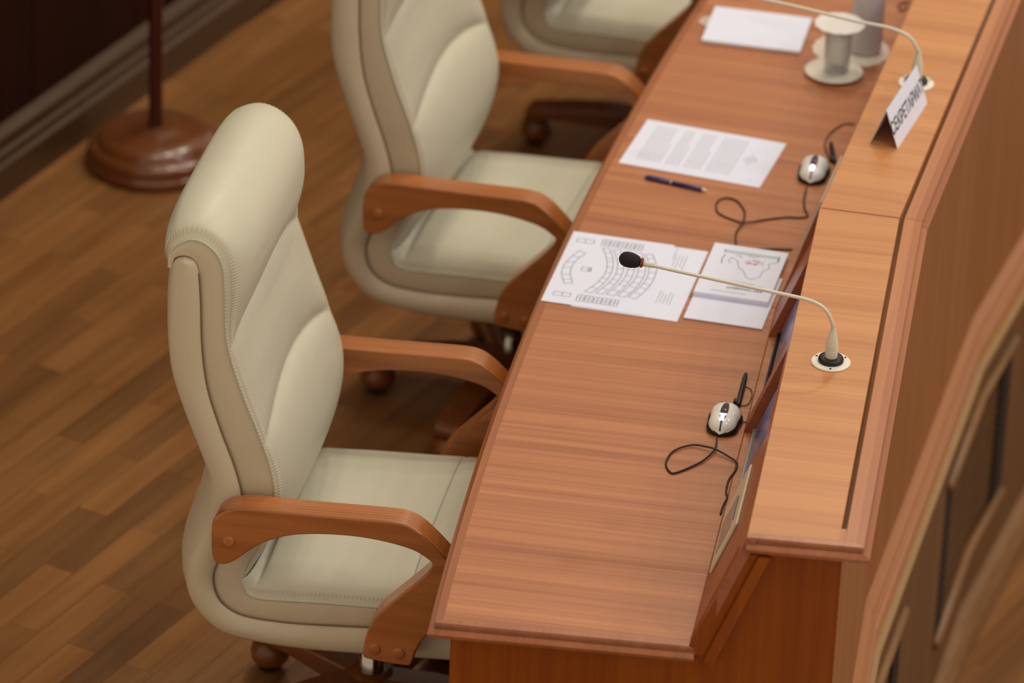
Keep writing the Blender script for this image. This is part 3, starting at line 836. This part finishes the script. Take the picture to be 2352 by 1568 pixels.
# two overlapping A4 sheets of the seating plan
A_ANG = math.radians(17.27)
ua, va = Vector((math.cos(A_ANG), math.sin(A_ANG))), Vector((-math.sin(A_ANG), math.cos(A_ANG)))
a0 = Vector((0.2865, -0.0710))
a1 = a0+ua*0.060-va*0.003
s_under = sheet('printed_sheet', a1, A_ANG-0.012, 0.210, 0.297, TZ+0.0002, 'right-hand white sheet with short grey text blocks, slipped under the seating plan', 'paper', group='seating plan sheets')
s_top = sheet('printed_sheet', a0, A_ANG, 0.204, 0.297, TZ+0.0010, 'left-hand white sheet printed with the seating plan, at the desk edge', 'paper', group='seating plan sheets')
seg = []
def rect_(x, y, w, h, n=1):
    out = poly([(x, y), (x+w, y), (x+w, y+h), (x, y+h)], True)
    for i in range(1, n): out.append(((x+w*i/n, y), (x+w*i/n, y+h)))
    return out
# local x to the right, y away from the camera
def lerp2(a, b, t): return [(p[0]+(q[0]-p[0])*t, p[1]+(q[1]-p[1])*t) for p, q in zip(a, b)]
def cells(l, r, n):
    L_, R_ = spline(l, 5), spline(r, 5); out = poly(L_)+poly(R_)
    for i in range(n+1):
        k = min(len(L_)-1, round(i*(len(L_)-1)/n)); out.append((L_[k], R_[k]))
    return out
seg += rect_(0.0145, 0.2560, 0.034, 0.0150, 2)+rect_(0.0172, 0.0300, 0.033, 0.0142, 2)
seg += cells([(.0283,.2204),(.0176,.1873),(.0122,.1551),(.0136,.1251),(.0204,.1007),(.0292,.0800)], [(.0426,.2121),(.0335,.1882),(.0281,.1599),(.0299,.1300),(.0366,.1056),(.0437,.0870)], 6)
seg += rect_(0.0485, 0.1415, 0.0185, 0.0148)+rect_(0.0610, 0.1430, 0.0045, 0.0118)
R1o = [(.0696,.2433),(.0840,.2111),(.0934,.1757),(.0960,.1386),(.0886,.0986),(.0732,.0595)]; R1i = [(.0830,.2462),(.0963,.2154),(.1047,.1798),(.1075,.1390),(.1010,.0956),(.0870,.0577)]
R5i = [(.1561,.2425),(.1683,.2136),(.1765,.1780),(.1782,.1404),(.1712,.1010),(.1600,.0621)]; R5o = [(.1695,.2466),(.1831,.2146),(.1910,.1825),(.1925,.1378),(.1860,.0944),(.1750,.0583)]
for i in range(5): seg += cells(lerp2(R1o, R5i, i/4), lerp2(R1i, R5o, i/4), 9)
for row in (0.0190, 0.2545):
    for i in range(5): seg += rect_(0.0645+i*0.0168, row, 0.0138, 0.0250, 2)+[((0.0645+i*0.0168, row+0.0125), (0.0783+i*0.0168, row+0.0125))]
strokes(seg, 0.0012, 0.00075, 'seating_diagram', M['ink'], s_top)
seg = [((0.1330+0.016, 0.2435), (0.1330+0.016, 0.2930))]
for i in range(5): seg.append(((0.1545+i*0.0066, 0.061+0.003*(i % 2)), (0.1545+i*0.0066, 0.113-0.006*(i % 3))))
for i in range(4): seg.append(((0.1535+i*0.0070, 0.216-0.012*(i % 2)), (0.1535+i*0.0070, 0.262+0.004*(i % 2))))
strokes(seg, 0.0012, 0.00075, 'text_lines', M['ink_light'], s_under)

# booklet lying on white paper block
c_ang = math.radians(16.72)
ub, vb = Vector((math.cos(c_ang), math.sin(c_ang))), Vector((-math.sin(c_ang), math.cos(c_ang)))
blk = empty('paper_block', (0.551, 0.0225, TZ), c_ang); tag(blk, 'plain white paper block under the booklet beside the riser', 'paper')
MB().box((0, 0, 0.0002), (0.153, 0.21, 0.0028)).build('pages', M['paper2'], blk)
MB().box((-0.001, -0.001, 0.0028), (0.153, 0.21, 0.0036)).build('top_page', M['paper'], blk)
bo = Vector((0.5225, 0.1075))+ub*0.002
bk_ = empty('booklet', (bo.x, bo.y, TZ+0.0037), c_ang); tag(bk_, 'white printed booklet with a line drawing and small red emblem on its cover', 'booklet')
MB().box((0.001, 0.001, 0.0), (0.147, 0.209, 0.0085)).build('pages', M['paper2'], bk_)
cov = MB().box((0, 0, 0.0085), (0.148, 0.21, 0.0093)).build('cover', M['paper'], bk_)
MB().box((0, -0.0008, 0.0002), (0.148, 0.0006, 0.0093)).build('spine', M['paper'], bk_)
z = 0.0096
text('РЕГЛАМЕНТ', 0.0118, cov, M['ink_dark'], (0.093, 0.038, z), (0, 0, math.pi), bold=0.0002)
seg = [((0.035, 0.056+i*0.006), (0.128-0.02*i, 0.056+i*0.006)) for i in range(2)]+[((0.03, 0.018), (0.10, 0.018))]
strokes(seg, 0.0009, z, 'text_lines', M['ink'], cov)
out = [(0.026, 0.178), (0.134, 0.178), (0.134, 0.164), (0.118, 0.152), (0.124, 0.138), (0.113, 0.116), (0.112, 0.094), (0.098, 0.080), (0.086, 0.088), (0.076, 0.112), (0.066, 0.120), (0.058, 0.148), (0.044, 0.158), (0.040, 0.142), (0.048, 0.136)]
strokes(poly(out)+poly([(0.110, 0.160), (0.104, 0.150), (0.112, 0.142)])+poly([(0.050, 0.166), (0.056, 0.172), (0.064, 0.162)])+poly([(0.076, 0.178), (0.078, 0.172), (0.092, 0.172), (0.094, 0.178)]), 0.0011, z, 'outline_drawing', M['ink'], cov)
strokes(poly([(0.026, 0.184), (0.134, 0.184)])+[((0.026, 0.178), (0.026, 0.188)), ((0.134, 0.178), (0.134, 0.190))]+poly([(0.030, 0.168), (0.026, 0.150), (0.030, 0.128)])+[((0.134, 0.166), (0.137, 0.176))], 0.0018, z, 'green_marks', M['ink_green'], cov)
seg = []
rr = random.Random(3)
for i in range(16):
    x, y = 0.084+rr.uniform(-0.017, 0.017), 0.150+rr.uniform(-0.008, 0.008); seg.append(((x, y), (x+rr.uniform(-0.006, 0.006), y+rr.uniform(-0.004, 0.004))))
strokes(seg, 0.0022, z, 'red_emblem', M['ink_red'], cov)

# typed sheet on the middle section
b_ang = math.radians(12.43)
ts = sheet('typed_sheet', (0.1262, 0.5228), b_ang, 0.297, 0.21, TZ+0.0004, 'single white sheet of typed text lying beside the blue pen', 'paper')
MB().box((0.001, 0.001, -0.0003), (0.298, 0.2105, 0.0)).build('back_page', M['paper2'], ts)
seg = []
rr = random.Random(5)
for i in range(26):
    x = 0.030+i*0.0077
    if i in (7, 12, 18): continue
    y = 0.030; end = 0.19-(0.07 if i in (6, 11, 17) else 0.0)
    while y < end:
        w = rr.uniform(0.006, 0.020); seg.append(((x, y), (x, min(y+w, end)))); y += w+0.003
for i in range(5): seg.append(((0.236+i*0.006, 0.085+0.01*abs(i-2)), (0.236+i*0.006, 0.138-0.01*abs(i-2))))
seg.append(((0.272, 0.02), (0.272, 0.027)))
strokes(seg, 0.0015, 0.00075, 'text_lines', M['ink_light'], ts)

# tent card
ca, cb, cc = Vector((0.760, 0.488, LZ)), Vector((0.7186, 0.7078, LZ)), Vector((0.7029, 0.4785, LZ))
dirc = (cb-ca).normalized(); ang = math.atan2(dirc.y, dirc.x)
tc_ = empty('name_card', (ca+cc)/2, ang); tag(tc_, 'folded white tent card with bold dark lettering on the ledge', 'name card')
Lc, hb, hc, th = 0.218, 0.0285, 0.078, 0.0007
f1 = MB().prism([(0, -hb, 0), (0, -hb+th, 0), (0, 0.0002, hc), (0, -th, hc)], [(Lc, -hb, 0), (Lc, -hb+th, 0), (Lc, 0.0002, hc), (Lc, -th, hc)]).build('front_face', M['paper'], tc_)
MB().prism([(0, hb, 0), (0, hb-th, 0), (0, -0.0002, hc), (0, th, hc)], [(Lc, hb, 0), (Lc, hb-th, 0), (Lc, -0.0002, hc), (Lc, th, hc)]).build('back_face', M['paper'], tc_)
sl = math.atan2(hc, hb)
text('СЕКРЕТАРИАТ', 0.036, f1, M['ink_dark'], (Lc/2, -hb*0.50-0.0012, hc*0.48), (sl, 0, 0), sx=0.86, bold=0.0009)

# far notepad on a lace mat
pd = empty('notepad', (0.0008, 1.1105, TZ+0.0018), math.radians(18.4)); tag(pd, 'thick white notepad lying beside the carafe at the top', 'notepad')
MB().box((0, 0, 0), (0.212, 0.172, 0.006)).build('pages', M['paper2'], pd)
MB().box((-0.0005, -0.0005, 0.006), (0.2125, 0.1725, 0.0068)).build('top_page', M['paper'], pd)

def doily(name, c, rx, ry, rot, label, n=18):
    r = empty(name, (c[0], c[1], TZ), rot); tag(r, label, 'doily')
    m = MB(); N_ = n*8; top = []; z0, z1 = 0.0002, 0.0013
    ringo = [(rx*(1+0.045*abs(math.sin(n/2*q*2*math.pi/N_)))*math.cos(q*2*math.pi/N_), ry*(1+0.045*abs(math.sin(n/2*q*2*math.pi/N_)))*math.sin(q*2*math.pi/N_)) for q in range(N_)]
    ringi = [(x*0.72, y*0.72) for x, y in ringo]
    m.loft([[(x, y, z0) for x, y in ringo], [(x, y, z1) for x, y in ringo], [(x, y, z1) for x, y in ringi], [(x*.1, y*.1, z1) for x, y in ringi]])
    m.build('lace', M['lace'], r)
    b = MB()
    for k in range(n):
        a = 2*math.pi*k/n; x, y = rx*0.86*math.cos(a), ry*0.86*math.sin(a)
        b.lathe([(0.009, 0.0011), (0.009, 0.0019), (0.004, 0.0019), (0.004, 0.0011)], 10, (x, y, 0))
    b.build('lace_eyelets', M['lace'], r)['kind'] = 'stuff'
    return r
doily('lace_doily', (0.283, 1.262), 0.080, 0.080, 0.2, 'round lace doily under the grey carafe')
doily('lace_doily', (-0.006, 1.224), 0.050, 0.028, 0.4, 'small lace mat peeping out from under the white notepad', 14)

# saucer, glass with water, scalloped paper cover, carafe
gx, gy = 0.3036, 1.1386
sa_ = empty('saucer', (gx, gy, TZ)); tag(sa_, 'white round saucer under the water glass', 'saucer')
MB().lathe([(0.0, 0.0), (0.036, 0.0), (0.040, 0.003), (0.058, 0.006), (0.062, 0.008), (0.0615, 0.0095), (0.056, 0.0085), (0.038, 0.0058), (0.0, 0.0055)], 48).build('dish', M['porcelain'], sa_, smooth=True)
gl = empty('water_glass', (gx+0.003, gy+0.006, TZ+0.0060)); tag(gl, 'clear drinking glass of water with a white paper cover', 'glass')
MB().lathe([(0.0, 0.0), (0.0255, 0.0), (0.027, 0.002), (0.0285, 0.05), (0.0305, 0.106), (0.0285, 0.106), (0.0266, 0.05), (0.0245, 0.010), (0.0, 0.009)], 40).build('tumbler', M['glass'], gl, smooth=True)
MB().lathe([(0.0, 0.0095), (0.0243, 0.0105), (0.0264, 0.05), (0.0274, 0.078), (0.0, 0.078)], 40).build('water', M['water'], gl, smooth=True)
cvr = empty('paper_cover', (gx+0.003, gy+0.006, TZ+0.1122)); tag(cvr, 'scalloped white paper cover on top of the glass', 'cover')
m = MB(); N_ = 96
ro = [(0.051*(1+0.05*abs(math.sin(6*q*2*math.pi/N_)))*math.cos(q*2*math.pi/N_), 0.051*(1+0.05*abs(math.sin(6*q*2*math.pi/N_)))*math.sin(q*2*math.pi/N_)) for q in range(N_)]
m.loft([[(x*0.1, y*0.1, 0.0) for x, y in ro], [(x*0.64, y*0.64, 0.0) for x, y in ro], [(x, y, 0.004) for x, y in ro], [(x, y, 0.005) for x, y in ro], [(x*0.64, y*0.64, 0.0012) for x, y in ro], [(x*0.1, y*0.1, 0.0012) for x, y in ro]])
m.build('paper_disc', M['thin_paper'], cvr, smooth=False)
cf = empty('carafe', (0.310, 1.275, TZ+0.0020)); tag(cf, 'tall frosted grey carafe standing on the lace doily', 'carafe')
MB().lathe([(0.0, 0.0), (0.031, 0.0), (0.034, 0.003), (0.0345, 0.03), (0.0345, 0.16), (0.033, 0.19), (0.022, 0.22), (0.017, 0.24), (0.0, 0.242)], 40).build('body', M['carafe'], cf, smooth=True)
MB().lathe([(0.018, 0.236), (0.019, 0.24), (0.019, 0.262), (0.016, 0.266), (0.0, 0.267)], 28).build('stopper', M['chrome'], cf, smooth=True)

# pen
p0, p1 = Vector((0.2051, 0.4908, 0)), Vector((0.3386, 0.5091, 0))
dp = (p1-p0); Lp = dp.length
pn = empty('ballpoint_pen', (p0.x, p0.y, TZ+0.0048), math.atan2(dp.y, dp.x)); tag(pn, 'dark blue ballpoint pen below the typed sheet', 'pen')
ax = lambda ts_, rs: MB().tube([(t, 0, 0) for t in ts_], rs, 14)
ax((0.0, 0.004, 0.012, 0.055), (0.0022, 0.0036, 0.0045, 0.0047)).build('barrel_rear', M['pen'], pn, smooth=True)
ax((0.055, 0.056, 0.058, 0.059), (0.0045, 0.0049, 0.0049, 0.0045)).build('ring', M['chrome'], pn, smooth=True)
ax((0.059, 0.11, 0.124), (0.0047, 0.0047, 0.0042)).build('barrel', M['pen'], pn, smooth=True)
ax((0.124, 0.131, Lp), (0.0040, 0.0022, 0.0006)).build('tip', M['white'], pn, smooth=True)
MB().box((0.006, -0.0012, 0.0046), (0.042, 0.0012, 0.0060)).build('clip', M['pen'], pn)

# ================================================================== MICE, CORDS, STYLI
def mouse(tail, nose, label, cable_pts, extra=()):
    t, nz_ = Vector((*tail, 0)), Vector((*nose, 0)); c = (t+nz_)/2; d = nz_-t; a = math.atan2(d.y, d.x)
    r = empty('computer_mouse', (c.x, c.y, TZ), a); tag(r, label, 'mouse', 'white optical mice on the desk')
    Lm = 0.094
    def hull(wf, hf, z0, sc=1.0):
        rings = []
        n = 22
        for i in range(n+1):
            s = -1+2*i/n; e = max(0.0, 1-abs(s)**2.6)**0.5
            w = 0.0325*wf*e*(1-0.10*math.exp(-((s-0.15)/0.35)**2)+0.03*s*-1); h = (0.030-0.005*s-0.004*s*s)*hf*max(0.0, 1-abs(s)**3.0)**0.45
            ring = []
            for q in range(24):
                th = math.pi*2*q/24; cy_, cz_ = math.cos(th), math.sin(th)
                yy = w*math.copysign(abs(cy_)**0.75, cy_); zz = (h*max(0, cz_)**0.85) if cz_ > 0 else cz_*0.004
                ring.append((s*Lm/2*sc, yy, z0+zz))
            rings.append(ring)
        return MB().loft(rings)
    hull(1.04, 0.62, 0.005, 1.0).build('base_shell', M['black'], r, smooth=True)
    top = hull(0.93, 0.93, 0.0075, 0.985).build('top_shell', M['gloss_white'], r, smooth=True)
    # dark strip with wheel light down the middle, following the hump
    def hz(s): return 0.0075+(0.030-0.005*s-0.004*s*s)*0.93*max(0.0, 1-abs(s)**3.0)**0.45
    m = MB(); rings = []
    for i in range(19):
        s = -0.50+1.46*i/18; w = 0.0016+0.0064*max(0.0, 1-((s-0.08)/0.62)**2)**0.8
        zz = hz(min(s, 0.985))
        rings.append([(s*Lm/2*0.985, -w, zz-0.004), (s*Lm/2*0.985, w, zz-0.004), (s*Lm/2*0.985, w*0.9, zz+0.0008), (s*Lm/2*0.985, -w*0.9, zz+0.0008)])
    m.loft(rings).build('centre_strip', M['strip_dark'], r, smooth=False)
    s = 0.46; w = MB(); w.loft([[(s*Lm/2+0.0095*math.cos(q*2*math.pi/20), yy, hz(s)-0.0045+0.0075*math.sin(q*2*math.pi/20)) for q in range(20)] for yy in (-0.0034, 0.0034)]); w.build('scroll_wheel', M['led'], r)
    s = 0.08; MB().lathe([(0.0022, 0), (0.0022, 0.0012), (0.0005, 0.0016)], 10, (s*Lm/2, 0.0015, hz(s)+0.0006)).build('status_light', M['led_red'], r)
    for sd in (-1, 1):
        m = MB()
        for i in range(4):
            x = -0.040+i*0.0035
            pts = []
            for q in range(6):
                yv = (0.010+q*0.003); e = max(0.0, 1-abs(2*x/Lm)**2.6)**0.5; wmax = 0.0325*0.93*e; 
                cyq = min(0.97, yv/wmax) if wmax > 0.001 else 0.97; cz = math.sqrt(max(0, 1-(cyq**(1/0.75))**2))
                pts.append((x+0.001*q, sd*yv, 0.0075+(hz(2*x/Lm)-0.0075)*cz**0.85+0.0003))
            m.tube(pts, 0.0006, 4)
        m.build('grip_lines', M['ink_dark'], r)['kind'] = 'stuff'
    return r
def cord(name, pts, label, rad=0.0019, mat='cable', z=TZ+0.0024, zs=None, group='thin dark cords on the desk', cat='cord'):
    P = [(x, y, z+(zs[i] if zs else 0)) for i, (x, y) in enumerate(pts)]
    o = MB().tube(spline(P, 7), rad, 7).build(name, M[mat], None, smooth=True)
    return tag(o, label, cat, group)
mouse((0.7862, -0.2246), (0.8293, -0.3632), 'nearer white mouse with a glowing wheel, on the nearest desk section', None)
mouse((0.4607, 0.7671), (0.5054, 0.6282), 'farther white mouse with a glowing wheel, half behind the ledge', None)
c1 = [(0.8255,-0.3559),(0.8393,-0.3884),(0.838,-0.4381),(0.8186,-0.4958),(0.8045,-0.4997),(0.7841,-0.4741),(0.7772,-0.4317),(0.7956,-0.3968),(0.8222,-0.3904),(0.8401,-0.3898),(0.8643,-0.3943),(0.8935,-0.4049),(0.904,-0.4296),(0.9101,-0.4664),(0.925,-0.5044),(0.9372,-0.5237),(0.9442,-0.5519),(0.9539,-0.5799)]
z1 = [0.006, 0.004, 0.001, 0, 0, 0, 0.001, 0.002, 0.004, 0.0045, 0.003, 0.001, 0, 0, 0, 0, 0, 0]
cord('mouse_cord', c1, 'dark looped cord of the nearer mouse running to the riser', zs=z1)
c2 = [(0.5023,0.6307),(0.518,0.5888),(0.5395,0.5513),(0.5516,0.5392),(0.556,0.528),(0.5447,0.5144),(0.5236,0.5023),(0.4946,0.4714),(0.4691,0.434),(0.4481,0.4309),(0.4049,0.4397),(0.3849,0.4622),(0.376,0.4879),(0.3841,0.5081),(0.4067,0.5087),(0.4351,0.485),(0.4514,0.46),(0.4635,0.428),(0.4699,0.3901),(0.4823,0.3631),(0.5006,0.336),(0.5229,0.3401),(0.5609,0.3658),(0.5962,0.3875)]
cord('mouse_cord', c2, 'brown looped cord of the farther mouse curling near the blue pen', mat='cable_brown', zs=[0.006, 0.003, 0.001]+[0]*5+[0.002]+[0]*7+[0.003, 0.004, 0.001]+[0]*5)
def stylus(tip, base, label):
    t, b = Vector((*tip, 0)), Vector((*base, 0)); d = t-b; L = d.length
    r = empty('stylus', (b.x, b.y, TZ+0.0055), math.atan2(d.y, d.x)); tag(r, label, 'stylus', 'black styli by the mice')
    MB().tube([(0, 0, 0), (0.003, 0, 0), (L*0.5, 0, 0), (L*0.85, 0, 0), (L*0.94, 0, 0), (L, 0, 0)], [0.003, 0.0048, 0.0050, 0.0046, 0.0036, 0.0012], 14).build('barrel', M['black'], r, smooth=True)
    MB().box((0.008, 0.002, -0.004), (0.020, 0.010, 0.004)).build('clip', M['black'], r, bevel=0.0015)
stylus((0.7537, -0.1044), (0.7987, -0.2222), 'black stylus lying behind the nearer mouse')
stylus((0.4476, 0.8433), (0.4964, 0.7656), 'black stylus lying behind the farther mouse')
cord('desk_cable', [(0.7748, -0.1455), (0.788, -0.150), (0.799, -0.166), (0.806, -0.185), (0.809, -0.205), (0.798, -0.2166)], 'thin black cord looping from the nearer stylus', 0.0009, z=TZ+0.0016)
cord('desk_cable', [(0.826, -0.268), (0.838, -0.262), (0.850, -0.254)], 'short black cord end between the nearer mouse and riser', 0.0010, z=TZ+0.0016)
cord('desk_cable', [(0.4500,0.9490),(0.4319,0.9379),(0.4258,0.8904),(0.4372,0.8385),(0.4587,0.8034),(0.4761,0.7822)], 'brown cord curling behind the farther stylus', 0.0016, 'cable_brown')
cord('desk_cable', [(0.2800,1.5472),(0.2687,1.526),(0.2735,1.508),(0.2876,1.4965),(0.288,1.5233)], 'small brown cord loop beyond the carafe at the top', 0.0019, 'cable_brown')
